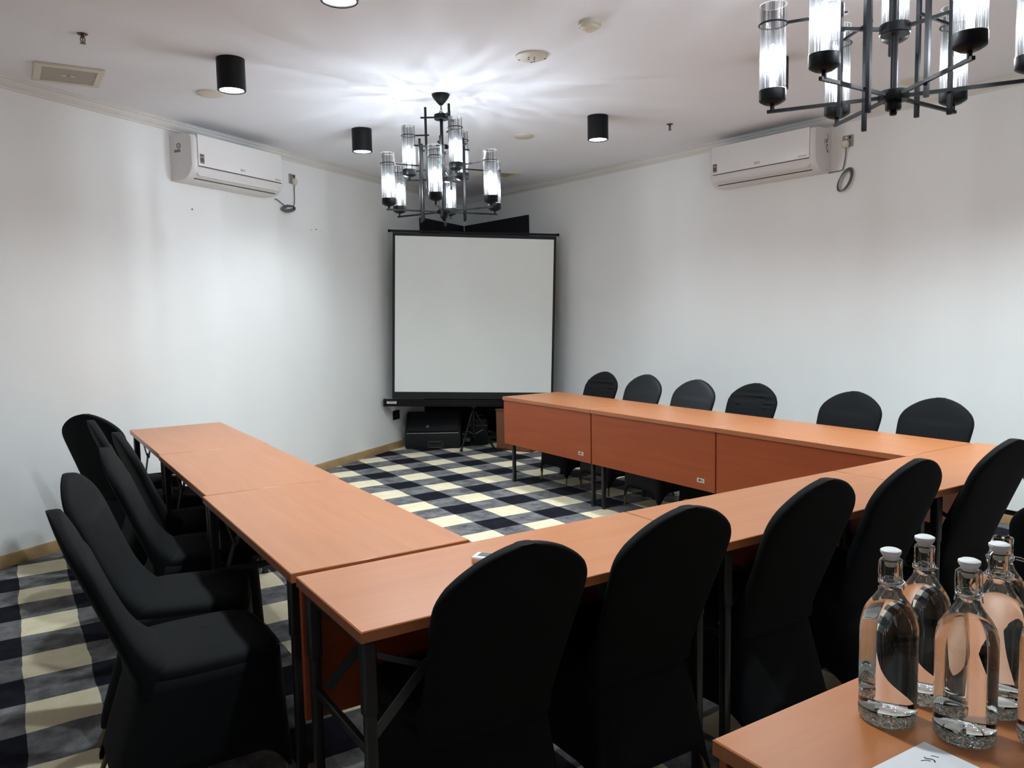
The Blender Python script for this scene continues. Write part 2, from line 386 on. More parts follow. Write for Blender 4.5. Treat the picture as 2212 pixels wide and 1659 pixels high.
# ------------------------------------------------------------------ tables
def make_table(Lg, Wd, Ht=.747, badge=True):
    """origin on the floor in the middle; x along, +y side carries the modesty panel"""
    t = empty('folding_table')
    tp = MB()
    tp.box((0,0,Ht-.0145), (Lg-.005, Wd-.003, .029), None, .002)
    top = tp.build('tabletop', M['top'], t)
    eb = MB(); e = .0013
    for sx in (-1,1): eb.box((sx*(Lg/2-.0025+e/2-.0005),0,Ht-.0150), (e, Wd-.004, .0255))
    for sy in (-1,1): eb.box((0,sy*(Wd/2-.0015+e/2-.0005),Ht-.0150), (Lg-.004, e, .0255))
    eb.build('edge_band', M['edge'], top)
    py = Wd/2-.020
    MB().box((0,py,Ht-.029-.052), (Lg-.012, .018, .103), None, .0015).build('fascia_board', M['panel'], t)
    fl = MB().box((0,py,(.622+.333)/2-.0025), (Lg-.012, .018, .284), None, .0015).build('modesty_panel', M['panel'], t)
    if badge:
        bd = MB().box((-Lg/2+.125,py+.0096,.395), (.062,.0014,.027), None, .0005).build('name_plate', M['cream'], fl)
        k = MB()
        k.box((-Lg/2+.137,py+.0106,.395), (.010,.0008,.014)); k.box((-Lg/2+.128,py+.0106,.398), (.006,.0008,.009))
        k.box((-Lg/2+.120,py+.0106,.395), (.005,.0008,.013)); k.box((-Lg/2+.112,py+.0106,.395), (.007,.0008,.003)); k.box((-Lg/2+.106,py+.0106,.395), (.003,.0008,.013))
        k.build('plate_print', M['black'], fl)
    for sx, ins in ((-1,.030), (1,.092)):
        x = sx*(Lg/2-ins)
        for y in (-Wd/2+.035, py-.034):
            g = MB()
            g.box((x,y,.012+(Ht-.029-.012)/2), (.028,.028,Ht-.029-.012), None, .006, seg=2)
            lg = g.build('leg', M['steel'], t)
            MB().box((x,y,.007), (.032,.032,.014), None, .004).build('foot_cap', M['rubber'], lg)
            MB().box((x,y,.62), (.036,.036,.19), None, .006).build('leg_socket', M['steel'], lg)
        MB().box((x,(py-.034-Wd/2+.035)/2,.43), (.018,Wd-.10,.024), None, .004).build('stretcher', M['steel'], t)
        MB().box((x,(py-.034-Wd/2+.035)/2,Ht-.043), (.026,Wd-.10,.026), None, .004).build('top_rail', M['steel'], t)
        for y in (-Wd/2+.075, py-.075):
            xi = x-sx*.02
            br = MB()
            br.bar((xi,y,.445), (xi-sx*.16,y,.60), .006, .026); br.bar((xi-sx*.15,y+.006,.585), (xi-sx*.29,y+.006,Ht-.035), .006, .024)
            br.bar((xi-sx*.15,y-.004,.59), (xi,y-.004,.66), .005, .016)
            br.build('folding_brace', M['steelg'], t)
    return t
tabs = {}
def place_table(key, x, y, rz, label, group, skew=(.0012, -.0016, .0009)):
    rz += skew[len(label) % 3]
    if key not in tabs:
        Lg, Wd = key[0], key[1]; t = make_table(Lg, Wd, badge=key[2]); tabs[key] = t
    else: t = copy_tree(tabs[key])
    t.location = (x, y, 0); t.rotation_euler = (0,0,rz)
    tag(t, label, 'table', group); return t
G = 'cherry laminate folding tables in a U'
kl = (1.203,.584,False); kn = (1.210,.484,False); kr = (1.236,.600,True)
lx, ly = .653, 2.190
for i, lab in enumerate(('cherry laminate folding table in the left row, joined end-on to the near row',
                         'middle cherry laminate folding table of the left row of three',
                         'cherry laminate folding table at the far end of the left row')):
    dx = (-.012, .004, .010)[i]
    place_table(kl, lx+.584/2+dx, ly+1.203*(i+.5), -pi/2, lab, G)
nx, ny = .643, 2.164
for i, lab in enumerate(('cherry laminate folding table in the near row with the white remote control on it',
                         'middle cherry laminate folding table of the near row, behind the second and third chair backs',
                         'cherry laminate folding table at the right end of the near row, touching the right row')):
    place_table(kn, nx+1.212*(i+.5), ny-.242, 0, lab, G)
rx, ry = 3.643, 5.876
for i, lab in enumerate(('cherry laminate folding table at the far end of the right row, nearest the projector screen',
                         'middle cherry laminate folding table of the right row, with modesty panel in view',
                         'cherry laminate folding table of the right row where it meets the near row')):
    place_table(kr, rx+.30, ry-1.236*(i+.5), pi/2, lab, G)
bt = place_table((1.20,.60,False), .964+.60, .905-.30, 0, 'cherry laminate side table in the near right corner, under the water bottles', 'side table')
del bt['group']

# ------------------------------------------------------------------ chairs
def sgnpow(v, p): return (1 if v >= 0 else -1)*abs(v)**p
WPROF = [(.40,.190), (.46,.193), (.55,.200), (.64,.208), (.72,.215), (.77,.219), (.80,.2185), (.825,.211), (.848,.197), (.870,.174), (.890,.146), (.906,.117), (.919,.086), (.928,.054), (.933,.024)]
def interp(P, z):
    for (a, u), (b, v) in zip(P, P[1:]):
        if z <= b: return u+(v-u)*max(0, (z-a)/(b-a))
    return P[-1][1]
def make_chair(mat, wrinkle=False, name='banquet_chair'):
    t = empty(name)
    # backrest
    zs = [.40+.02*i for i in range(19)]+[.775,.79,.805,.82,.835,.85,.862,.874,.885,.896,.906,.915,.922,.928,.932,.934]
    rings = []
    for z in zs:
        w = interp(WPROF, z); q = max(0, z-.44)
        c = -.205-.185*(q/.49)**1.05
        th = .028 if z < .80 else .028-.010*((z-.80)/.134)**2
        fil = .085*exp(-max(0, z-.46)/.050)
        ring = []
        for k in range(48):
            a = 2*pi*k/48
            x = w*sgnpow(cos(a), .62); s_ = sgnpow(sin(a), .55)
            y = c+th*s_
            if s_ > 0:
                y += fil*s_
                y += .010*s_*(1-(x/max(w,.01))**2)*(1 if z < .8 else .3)
            zz = z
            if wrinkle and s_ > .2:
                y += .006*s_*sin(150*(z+.05*x*x-.04*x)+1.3*sin(9*x))*exp(-((z-.84)/.05)**2)
                y += .004*s_*sin(210*(z-.06*x))*exp(-((z-.78)/.03)**2)
            if wrinkle and x < -.13: zz = z-.010*exp(-((z-.83)/.012)**2)
            ring.append((x, y, zz))
        rings.append(ring)
    MB().loft(rings).build('backrest', mat, t)
    # seat cushion
    rr = []
    lev = [(.405,.93), (.420,.985), (.440,1.0), (.455,.995), (.466,.965), (.473,.90), (.478,.75), (.481,.5), (.4825,.25)]
    for z, k_ in lev:
        ring = []
        for k in range(56):
            a = 2*pi*k/56
            x = .212*sgnpow(cos(a), .42)*(1-.02*(1-sgnpow(sin(a), 1))); y = .205*sgnpow(sin(a), .42)-.005
            ring.append((x*k_, y*k_, z-.010*max(0, y/.2)**3))
        rr.append(ring)
    MB().loft(rr).build('seat', mat, t)
    # cover skirt with arched openings between the feet
    n = 96; rows = 9; vs = []; fs = []
    for k in range(n):
        a = 2*pi*k/n
        cx, sy = sgnpow(cos(a), .36), sgnpow(sin(a), .36)
        # distance from the corner: 0 at corner, 1 mid side
        q = abs(cos(2*a))
        q = min(1, max(0, (q-.10)/.85))**1.3
        front = sin(a) > .7; back = sin(a) < -.7
        hgt = .055+.085*q
        zb = .012+hgt
        for j in range(rows+1):
            z = .44+(zb-.44)*j/rows; g = (.44-z)/.43
            x = .208*cx*(1+.05*g); y = (.200*sy if sy > 0 else .208*sy*(1+.72*g))
            if sy > 0: y *= (1+.16*g)
            pinch = 1-.05*q*g
            if abs(cos(a)) > .72: x *= pinch
            else: y *= pinch
            vs.append((x, y, z))
    for k in range(n):
        for j in range(rows):
            a = k*(rows+1)+j; b = ((k+1) % n)*(rows+1)+j
            fs.append([a, b, b+1, a+1])
    sk = MB().add(vs, fs, True).build('cover_skirt', mat, t)
    so = sk.modifiers.new('thick', 'SOLIDIFY'); so.thickness = .004; so.offset = -1
    for sx in (-1, 1):
        MB().tube([(sx*.170,.160,.42), (sx*.178,.180,.2), (sx*.184,.200,0)], [.012,.010,.008], 10).build('leg', M['chairleg'], t)
        MB().tube([(sx*.165,-.175,.42), (sx*.175,-.240,.2), (sx*.184,-.312,0)], [.012,.010,.008], 10).build('leg', M['chairleg'], t)
    return t
chairs = {}
def place_chair(kind, tx, ty, face, label, group):
    """tx,ty: where the middle of the top of the back is; face: heading of the seat (degrees from +x)"""
    if kind not in chairs:
        chairs[kind] = t = make_chair(M['satin'] if kind == 'satin' else M['cover'], kind == 'wrinkled')
    else: t = copy_tree(chairs[kind])
    a = rad(face); off = .385
    t.location = (tx+cos(a)*off, ty+sin(a)*off, 0); t.rotation_euler = (0, 0, a-pi/2)
    return tag(t, label, 'chair', group)
GN = 'covered chairs along the near row'; GL = 'covered chairs along the left row'; GR = 'covered chairs along the right wall'
for kind, x, y, a, lab in (
    ('plain', 1.00,1.53,90, 'black covered banquet chair seen from behind, in front of the white remote control'),
    ('plain', 1.55,1.55,90, 'black covered banquet chair seen from behind, second from the left along the near row'),
    ('plain', 2.15,1.545,92, 'black covered banquet chair seen from behind, third from the left along the near row'),
    ('plain', 2.68,1.55,92, 'black covered banquet chair seen from behind, fourth along the near row, above the bottles'),
    ('plain', 3.36,1.56,90, 'black covered banquet chair fifth along the near row, back to the camera'),
    ('plain', 2.555,.96,15, 'black covered chair barely in frame at the right edge, beside the side table')):
    place_chair(kind, x, y, a, lab, GN)
for kind, x, y, a, lab in (
    ('plain', .09,2.59,0, 'black covered banquet chair nearest the camera on the left, with its whole seat in view'),
    ('plain', .165,3.195,-15, 'black covered banquet chair on the left, second nearest the camera'),
    ('plain', .33,3.75,-9, 'black covered banquet chair on the left, third nearest the camera'),
    ('plain', .43,4.24,2, 'narrow-looking black covered chair at the joint of the left row, seen edge-on'),
    ('plain', .37,4.86,0, 'slim edge-on black covered chair just before the turned chair by the left wall'),
    ('plain', .37,5.22,42, 'black covered chair turned askew by the left wall, broad back towards the camera')):
    place_chair(kind, x, y, a, lab, GL)
for kind, x, y, a, lab in (
    ('wrinkled', 4.52,5.53,180, 'wrinkled black covered chair by the right wall, nearest the projector screen'),
    ('satin', 4.56,5.02,180, 'smooth blue-black covered chair by the right wall, second from the screen'),
    ('satin', 4.49,4.37,180, 'blue-black covered chair with a small dimple, third from the screen by the right wall'),
    ('wrinkled', 4.56,3.86,180, 'wrinkled black covered chair by the right wall, fourth from the screen'),
    ('plain', 4.54,3.06,180, 'matt black covered chair by the right wall, fifth from the screen'),
    ('plain', 4.56,2.52,180, 'matt black covered chair by the right wall, farthest from the screen')):
    place_chair(kind, x, y, a, lab, GR)

# ------------------------------------------------------------------ chandeliers
GLASS_H = .30
def make_chandelier(n_up_phase=30.0):
    t = empty('chandelier')           # origin: hub height on the axis
    top = CE-2.1635
    MB().lathe([(0,top), (.060,top), (.060,top-.006), (.052,top-.022), (.030,top-.050), (.016,top-.064), (.012,top-.070), (0,top-.070)], 28).build('canopy', M['lamp'], t)
    g = MB()
    g.tube([(0,0,top-.068), (0,0,top-.095)], .004, 8)
    g.tube([(0,.016*sin(a),top-.110+.017*cos(a)) for a in [2*pi*k/16 for k in range(16)]], .0025, 6, closed=True)
    g.tube([(.020*sin(a),0,top-.128+.014*cos(a)) for a in [2*pi*k/16 for k in range(16)]], .0025, 6, closed=True)
    g.build('hanging_hook', M['lamp'], t)
    MB().tube([(0,0,-.02), (0,0,.64)], .011, 12).build('stem', M['lamp'], t)
    for z, r, nm in ((.625,.048,'upper_disc'), (.425,.042,'middle_disc'), (.215,.048,'lower_disc')):
        MB().lathe([(0,z-.017), (r-.003,z-.017), (r,z-.014), (r,z+.014), (r-.003,z+.017), (0,z+.017)], 28, smooth=False).build(nm, M['lamp'], t)
    MB().lathe([(0,-.062), (.010,-.060), (.012,-.052), (.009,-.046), (.022,-.044), (.025,-.040), (.025,-.014), (.045,-.014), (.048,-.010), (.048,.014), (.044,.018), (0,.018)], 28, smooth=False).build('hub', M['lamp'], t)
    def lamp(R, z, ang):
        ca, sa = cos(rad(ang)), sin(rad(ang)); p = Vector((ca*R, sa*R, z))
        a = MB().bar((ca*.03, sa*.03, z), (ca*(R+.018), sa*(R+.018), z), .011, .011)
        a.tube([p, p+Vector((0,0,.030))], .008, 10)
        arm = a.build('arm', M['lamp'], t)
        h = MB().lathe([(0,.022), (.020,.022), (.030,.026), (.043,.034), (.046,.038), (.046,.072), (.043,.074), (0,.074)], 32, (0,0,0)).build('lamp_holder', M['lamp'], arm, loc=p)
        gmb = MB().lathe([(.0445,.06), (.0445,.06+GLASS_H)], 48)
        gb = gmb.build('glass_shade', M['reed'], arm, loc=p)
        MB().tube([(.0445*cos(2*pi*k/40), .0445*sin(2*pi*k/40), .06+GLASS_H) for k in range(40)], .0016, 6, closed=True).build('glass_rim', M['rim'], arm, loc=p)
        MB().lathe([(0,.070), (.010,.072), (.010,.125), (.0125,.130), (.017,.150), (.0195,.170), (.0185,.190), (.014,.210), (.007,.226), (0,.232)], 20).build('bulb', M['bulb'], arm, loc=p)
        MB().tube([(0,0,.140), (0,0,.190)], .0013, 6).build('filament', M['filament'], arm, loc=p)
    def rod(r, z0, z1, ang, R, zr, over, zt):
        ca, sa = cos(rad(ang)), sin(rad(ang)); tx, ty = -sa, ca
        off = .011
        b = MB().bar((ca*r+tx*off, sa*r+ty*off, z0), (ca*r+tx*off, sa*r+ty*off, z1), .013, .013)
        o = b.build('rod', M['lamp'], t)
        c = MB()
        c.tube([(ca*R+.0475*cos(2*pi*k/32), sa*R+.0475*sin(2*pi*k/32), zr) for k in range(32)], .0032, 6, closed=True)
        c.bar((ca*(r-.02), sa*(r-.02), zr), (ca*(R-.047), sa*(R-.047), zr), .007, .009)
        c.build('clamp_ring', M['lamp'], o)
        d = MB().bar((ca*.03, sa*.03, zt), (ca*(r+over), sa*(r+over), zt), .009, .010)
        d.build('cross_bar', M['lamp'], o)
    for k in range(6):
        a = 60*k
        lamp(.385, 0, a)
        rod(.165, -.075 if k % 2 else -.045, .47, a, .385, .295, .035, .425)
    for k in range(3):
        a = 120*k+n_up_phase
        lamp(.225, .215, a)
        rod(.105, .16, .69, a, .225, .215+.295, .035, .625)
    return t
ch1 = make_chandelier(30)
ch1.location = (2.553,4.818,2.1635); ch1.rotation_euler = (0,0,rad(-5))
tag(ch1, 'black chandelier with tall glass tubes hanging in front of the projector screen', 'chandelier', 'black glass tube chandeliers')
ch2 = copy_tree(ch1); ch2.location = (2.534,1.585,2.1635); ch2.rotation_euler = (0,0,rad(2))
tag(ch2, 'black chandelier cut off by the top edge of the photo, above the bottles', 'chandelier', 'black glass tube chandeliers')

# ------------------------------------------------------------------ downlights
def make_down():
    t = empty('surface_downlight')      # origin at the ceiling, hangs down
    R = .078; h = .175
    MB().lathe([(0,0), (R,0), (R,-h), (R-.004,-h-.002), (R-.010,-h), (R-.012,-h+.030), (0,-h+.030)], 40, smooth=True).build('body', M['lamp'], t)
    MB().lathe([(0,-h+.004), (R-.014,-h+.004), (R-.014,-h+.014), (0,-h+.014)], 36, smooth=False).build('diffuser', M['disc'], t)
    li = bpy.data.lights.new('downlight_beam', 'SPOT'); li.energy = DOWN_W; li.spot_size = rad(142); li.spot_blend = 1.0; li.shadow_soft_size = .05; li.color = (.855,.96,1.0)
    lo = bpy.data.objects.new('downlight_beam', li); C.objects.link(lo); lo.parent = t; lo.location = (0,0,-h-.01)
    return t
DOWN_W = 90.0
GD = 'black cylinder downlights on the ceiling'
d0 = make_down()
for i, (x, y, lab) in enumerate((
    (1.175,4.74,'black cylinder downlight on the left of the ceiling, above the left air conditioner'),
    (2.465,5.99,'black cylinder downlight just left of the chandelier by the screen'),
    (3.86,4.78,'black cylinder downlight right of the chandelier, near the small ceiling sprinkler'),
    (3.93,3.21,'black cylinder downlight half hidden behind the near chandelier'),
    (1.245,3.21,'black cylinder downlight cut off by the top edge of the photo'),
    (4.25,1.75,'added fill downlight, unseen above the frame, brightening the right wall'),  # unseen lamp, added because the right wall was too dark
    (1.245,1.62,'added fill downlight, unseen above the near table row, brightening the near side'))):  # unseen lamp, added because the near tables were too dark
    o = d0 if i == 0 else copy_tree(d0)
    o.location = (x, y, CE); tag(o, lab, 'light', GD)
    if i == 5:                                  # added right-hand lamp, made stronger to lift the right wall
        for ch in o.children:
            if ch.type == 'LIGHT': ch.data = ch.data.copy(); ch.data.energy = DOWN_W*2.0

# ------------------------------------------------------------------ ceiling fittings
def ceiling_speaker(x0, y0, x1, y1, label):
    t = empty('ceiling_speaker', ((x0+x1)/2, (y0+y1)/2, CE)); w = x1-x0; h = y1-y0
    fr = MB()
    for a, b in (((0,h/2-.02), (w,.04)), ((0,-h/2+.02), (w,.04))): fr.box((a[0],a[1],-.007), (b[0],b[1],.014), None, .003)
    for s in (-1,1): fr.box((s*(w/2-.02),0,-.007), (.04,h-.08,.014), None, .003)
    fr.build('frame', M['ivory'], t)
    MB().box((0,0,-.004), (w-.08,h-.08,.008)).build('grille', M['spk'], t)
    bd = MB().box((0,0,-.010), (.07,.035,.004), None, .001).build('badge', M['cream'], t)
    MB().box((0,0,-.0123), (.022,.012,.0008)).build('badge_print', M['black'], bd)
    return tag(t, label, 'speaker', 'ceiling speakers')
ceiling_speaker(.236,5.291,.597,5.672, 'beige square ceiling speaker with frame in the top left corner')
ceiling_speaker(4.27,7.05,4.67,7.36, 'beige square ceiling speaker near the corner, half hidden by the chandelier')
def round_plate(x, y, r, label, screws=True, mat='cream'):
    t = empty('ceiling_plate', (x, y, CE))
    MB().lathe([(0,-.016), (r*.80,-.016), (r*.86,-.013), (r*.97,-.010), (r,-.004), (r,0), (0,0)], 40).build('plate', M[mat], t)
    if screws:
        sc = MB()
        for a, q in ((.3,.25), (1.9,.25), (3.4,.25), (5.0,.22), (.75,.7), (1.0,.78), (2.2,.82), (5.9,.83)):
            sc.lathe([(0,-.0185), (.005,-.0178), (.006,-.015)], 10, (r*q*cos(a), r*q*sin(a), 0))
        sc.build('screw', M['black'], t)
    return tag(t, label, 'ceiling plate', 'round plates on the ceiling')
round_plate(2.635,3.855,.094, 'white round ceiling plate with small dark screw holes, below the smoke detector')
round_plate(3.73,5.59,.085, 'plain white round ceiling plate between the chandelier and the sprinkler', False)
round_plate(1.222,5.50,.085, 'yellowed round ceiling plate half hidden behind the left downlight', False, 'ivory')
round_plate(5.10,3.05,.085, 'yellowed round ceiling plate behind the glass tubes of the near chandelier', False, 'ivory')
t = empty('smoke_detector', (2.60,3.275,CE))
MB().lathe([(0,-.024), (.056,-.024), (.060,-.020), (.060,0), (0,0)], 36).build('base', M['cream'], t)
MB().lathe([(0,-.048), (.022,-.047), (.024,-.040), (.030,-.038), (.044,-.034), (.050,-.026), (.050,-.022), (0,-.022)], 36).build('sensor_head', M['ivory'], t)
tag(t, 'white round smoke detector on the ceiling, above the screw-marked plate', 'smoke detector')
def sprinkler(x, y, label):
    t = empty('fire_sprinkler', (x, y, CE))
    MB().lathe([(0,-.006), (.020,-.006), (.026,-.002), (.026,0), (0,0)], 24).build('flange', M['bronze'], t)
    g = MB().tube([(0,0,-.004), (0,0,-.020)], .009, 12)
    for s in (-1,1): g.tube([(s*.009,0,-.018), (s*.011,0,-.030), (s*.004,0,-.046)], .0025, 8)
    g.tube([(0,0,-.020), (0,0,-.044)], .003, 8)
    g.build('body', M['bronze'], t)
    MB().lathe([(0,-.049), (.015,-.048), (.015,-.046), (0,-.045)], 20).build('deflector', M['bronze'], t)
    return tag(t, label, 'sprinkler', 'ceiling fire sprinklers')
sprinkler(.433,4.694, 'small dark fire sprinkler above the ceiling speaker in the top left')
sprinkler(4.528,4.709, 'small dark fire sprinkler right of the cylinder downlight, over the right wall')

# ------------------------------------------------------------------ air conditioners
def make_ac(mirror=False):
    """local x along the wall (0..1), local -y into the room, z up from unit bottom"""
    t = empty('air_conditioner')
    W, Ht, D = 1.0, .335, .205
    # body profile (d,z), d into the room
    prof = [(0,.0), (.100,.0), (.155,.010), (.190,.035), (.215,.070), (.227,.105), (.227,.300), (.215,.325), (.190,Ht), (0,Ht)]
    b = MB()
    n = len(prof)
    rings = []
    for x, k in ((0,.93), (.012,.985), (.03,1.0), (W-.03,1.0), (W-.012,.985), (W,.93)):
        rings.append([(x, -d*k, .5*Ht+(z-.5*Ht)*(.975+.025*k if k == 1 else .985)) for d, z in prof])
    b.loft(rings, smooth=False); b.build('body', M['acside'], t)
    fp = MB(); x0, x1 = .040, W-.040
    fp.box(((x0+x1)/2, -.228, .216), (x1-x0, .020, .226), None, .004, seg=2)
    front = fp.build('front_panel', M['acw'], t)
    sl = MB()
    sl.box(((x0+x1)/2, -.226, .1000), (x1-x0-.01, .010, .004))
    sl.build('panel_gap', M['acdark'], t)
    lv = MB()
    lv.box(((x0+x1)/2, -.2035, .0525), (x1-x0-.03, .006, .045), Matrix.Rotation(rad(-32), 3, 'X'), .001)
    lv.build('louver', M['acside'], t)
    MB().box(((x0+x1)/2, -.168, .0165), (x1-x0-.03, .006, .004), Matrix.Rotation(rad(-55), 3, 'X')).build('outlet_slot', M['acdark'], t)
    MB().box(((x0+x1)/2, -.12, Ht+.001), (x1-x0-.05, .10, .003)).build('air_intake', M['acdark'], t)
    RX = Matrix.Rotation(pi/2, 4, 'X')
    cx = .5
    # brand badge: ring and two letters
    g = MB().lathe([(.007,-.0004), (.0095,-.0004), (.0095,.0004), (.007,.0004)], 20, (cx-.020,-.2388,.135), closed=True, R=Matrix.Rotation(pi/2, 3, 'X'))
    g.box((cx-.020,-.2388,.135), (.003,.0008,.009)); g.box((cx-.0175,-.2388,.131), (.006,.0008,.0025))
    g.build('badge_ring', M['grey'], front)
    text_mesh('LG', .022, 'badge_letters', M['grey'], front, Matrix.Translation((cx+.006,-.2387,.135)) @ RX)
    text_mesh('Dual Inverter', .0135, 'front_lettering', M['grey'], front, Matrix.Translation((x1-.055,-.2387,.121)) @ RX)
    st = MB().box((x0+.034,-.2388,.155), (.044,.0010,.070)).build('sticker', M['plate'], front)
    s2 = MB().lathe([(.008,-.0004), (.015,-.0004), (.015,.0004), (.008,.0004)], 18, (x0+.034,-.2397,.145), closed=True, R=Matrix.Rotation(pi/2, 3, 'X'))
    s2.box((x0+.034,-.2396,.145), (.006,.0006,.010)); s2.box((x0+.034,-.2396,.180), (.034,.0006,.005))
    s2.build('sticker_print', M['black'], front)
    # side sticker marks
    sd = MB(); xs, sg = (0.004, -1) if not mirror else (W-.004, 1)
    if not mirror:
        sd.lathe([(.012,-.0006), (.021,-.0006), (.021,.0006), (.012,.0006)], 18, (-.0007,-.090,.250), closed=True, R=Matrix.Rotation(pi/2, 3, 'Y'))
        sd.box((-.0005,-.075,.215), (.0012,.060,.020)); sd.box((-.0005,-.090,.250), (.0012,.008,.012))
    else:
        for z, h, yy, w in ((.265,.050,-.045,.006), (.235,.030,-.060,.020), (.205,.012,-.052,.024), (.185,.026,-.060,.010), (.160,.022,-.048,.018), (.225,.040,-.085,.004)):
            sd.box((W+.0005,yy*1.1,z), (.0012,w,h))
    sd.build('side_sticker', M['grey'], t)
    return t
angL = atan2(dl.y, dl.x)
acl = make_ac(); p = PL(1.118)
acl.location = (p.x, p.y, 2.498); acl.rotation_euler = (0,0,angL)
tag(acl, 'white wall air conditioner on the left wall, its end panel facing the camera', 'air conditioner', 'white split air conditioners')
# right one: local x runs towards the camera
acr = make_ac(True); q = PR(4.935)
acr.location = (q.x, q.y, 2.512); acr.rotation_euler = (0,0,atan2(-dr.y, -dr.x))
tag(acr, 'white wall air conditioner on the right wall, partly behind the near chandelier', 'air conditioner', 'white split air conditioners')

def socket(P, n, along, led, label):
    R3 = Matrix(((along.x,-n.x,0),(along.y,-n.y,0),(0,0,1)))     # local x along wall, local -y into the room
    t = empty('wall_socket', P); t.rotation_euler = R3.to_euler()
    MB().box((0,-.005,0), (.084,.010,.086), None, .003).build('plate', M['plate'], t)
    MB().box((.020,-.012,.024), (.014,.006,.022), None, .001).build('switch', M['black'], t)
    MB().box((-.008,-.0105,.026), (.008,.004,.006)).build('indicator', M['redled'] if led else M['black'], t)
    return tag(t, label, 'socket', 'wall sockets by the air conditioners')
aV = Vector((dl.x, dl.y, 0)); bV = Vector((-dr.x, -dr.y, 0)); nL3 = Vector((nl.x, nl.y, 0)); nR3 = Vector((nr.x, nr.y, 0))
sL = on_left(2.265,2.714); sR = on_right(3.800,2.728)
socket(sL, nL3, aV, False, 'square grey wall socket with cream plug, right of the left air conditioner')
socket(sR, nR3, bV, True, 'square grey wall socket with red light, right of the right air conditioner')
def cord(S, n, al, px, path, loops, label):
    t = empty('power_cord', S)
    U = Vector((0,0,1))
    def P(a, z, d=.012): return al*a+U*z+n*d
    R3 = Matrix((al, U, n)).transposed()
    pg = MB().lathe([(0,.010), (.024,.010), (.026,.016), (.025,.036), (.020,.042), (0,.042)], 24, P(px,-.020,0), R=R3)
    pg.box(P(px,-.036,.024), (.042,.028,.024), R3, .006)
    pg.build('plug', M['ivory'], t)
    g = MB().tube([P(*q) for q in path], .0042, 8)
    for lp in loops: g.tube([P(*q) for q in lp], .0042, 8, closed=True)
    g.build('cable', M['cord'], t)
    return tag(t, label, 'cord', 'air conditioner cords')
lp = []
for k in range(4):
    lp.append([(-.095+.085*cos(a)*(1-.05*k)+.004*k, -.262-.004*k+.020*sin(a)*(1+.12*k)-.10*(cos(a) < 0)*.12*abs(cos(a))+.010*cos(a), .014+.007*k) for a in [2*pi*i/24 for i in range(24)]])
cord(sL, nL3, aV, .012, [(.012,-.045,.020), (.014,-.10,.012), (.016,-.16,.010), (.010,-.21,.012), (-.008,-.245,.014), (-.06,-.252,.02), (-.13,-.255,.02), (-.175,-.235,.02), (-.225,-.212,.02), (-.262,-.208,.02)], lp,
     'grey power cord bundled flat below the socket beside the left air conditioner')
lp = []
for k in range(4):
    lp.append([(-.010+.052*cos(a)*(1-.04*k)+.030*sin(a), -.285+.082*sin(a)*(1-.03*k)-.004*k, .012+.007*k) for a in [2*pi*i/28 for i in range(28)]])
cord(sR, nR3, bV, -.006, [(-.006,-.045,.020), (-.010,-.10,.012), (-.022,-.16,.010), (-.034,-.21,.012), (-.06,-.215,.014), (-.11,-.214,.012), (-.150,-.218,.012)], lp,
     'grey power cord coiled in a ring beside the right air conditioner')
# low socket by the stage monitor
t = empty('floor_level_socket', on_left(3.600,.375)); t.rotation_euler = (0,0,angL)
MB().box((0,-.006,0), (.13,.012,.10), None, .003).build('plate', M['case'], t)
MB().box((0,-.014,0), (.05,.006,.05), None, .002).build('insert', M['rubber'], t)
tag(t, 'black socket plate low on the left wall beside the black wedge speaker', 'socket')

# ------------------------------------------------------------------ projector screen
S0 = Vector((3.478,7.830,0)); S1 = Vector((5.104,6.997,0)); us = (S1-S0).normalized(); ns = Vector((us.y,-us.x,0))
ts = empty('projector_screen', S0); ts.rotation_euler = (0,0,atan2(us.y, us.x))     # local x along, local -y to the room
Ls = (S1-S0).length
zt0, zt1, zb0 = 2.368, 2.368, .555
Tm = Matrix.Translation((0,0,zt0)) @ Matrix.Rotation(.035, 4, 'Y') @ Matrix.Translation((0,0,-zt0))
xa, xb = .050, Ls-.030
fb = MB().add([(xa,-.004,zb0+.03), (xb,-.004,zb0+.03), (xb,-.004,zt1-.014), (xa,-.004,zt0-.014), (xa,0,zb0+.03), (xb,0,zb0+.03), (xb,0,zt1-.014), (xa,0,zt0-.014)],
    [[0,1,2,3], [7,6,5,4], [0,4,5,1], [3,2,6,7], [0,3,7,4], [1,5,6,2]])
fab = fb.move(Tm).build('border_fabric', M['screenb'], ts)
i0, i1 = .026, .026
sl_ = (zt1-zt0)/(xb-xa)
MB().add([(xa+i0,-.0055,zb0+.105), (xb-i1,-.0055,zb0+.105), (xb-i1,-.0055,zt1-.052), (xa+i0,-.0055,zt0-.050)], [[0,1,2,3]]).add(
    [(xa+i0,-.0045,zb0+.105), (xb-i1,-.0045,zb0+.105), (xb-i1,-.0045,zt1-.052), (xa+i0,-.0045,zt0-.050)], [[3,2,1,0]]).move(Tm).build('projection_surface', M['screenw'], fab)
tb = MB().tube([(.015,-.002,zt0), (Ls-.01,-.002,zt1)], .012, 12)
tb.tube([(0,-.002,zt0), (.03,-.002,zt0-.001)], .015, 12); tb.tube([(Ls-.03,-.002,zt1+.001), (Ls,-.002,zt1)], .015, 12)
tb.move(Tm).build('top_bar', M['case'], ts)
cs = MB().box((Ls/2-.01,.010,zb0-.015), (Ls+.045,.075,.075), None, .012, seg=2)
cs.box((Ls/2-.01,-.030,zb0+.012), (Ls+.03,.010,.012))
case = cs.move(Tm).build('roll_case', M['case'], ts)
for x in (-.035, Ls+.015): MB().box((x,.010,zb0-.015), (.016,.085,.084), None, .006).move(Tm).build('end_cap', M['rubber'], case)
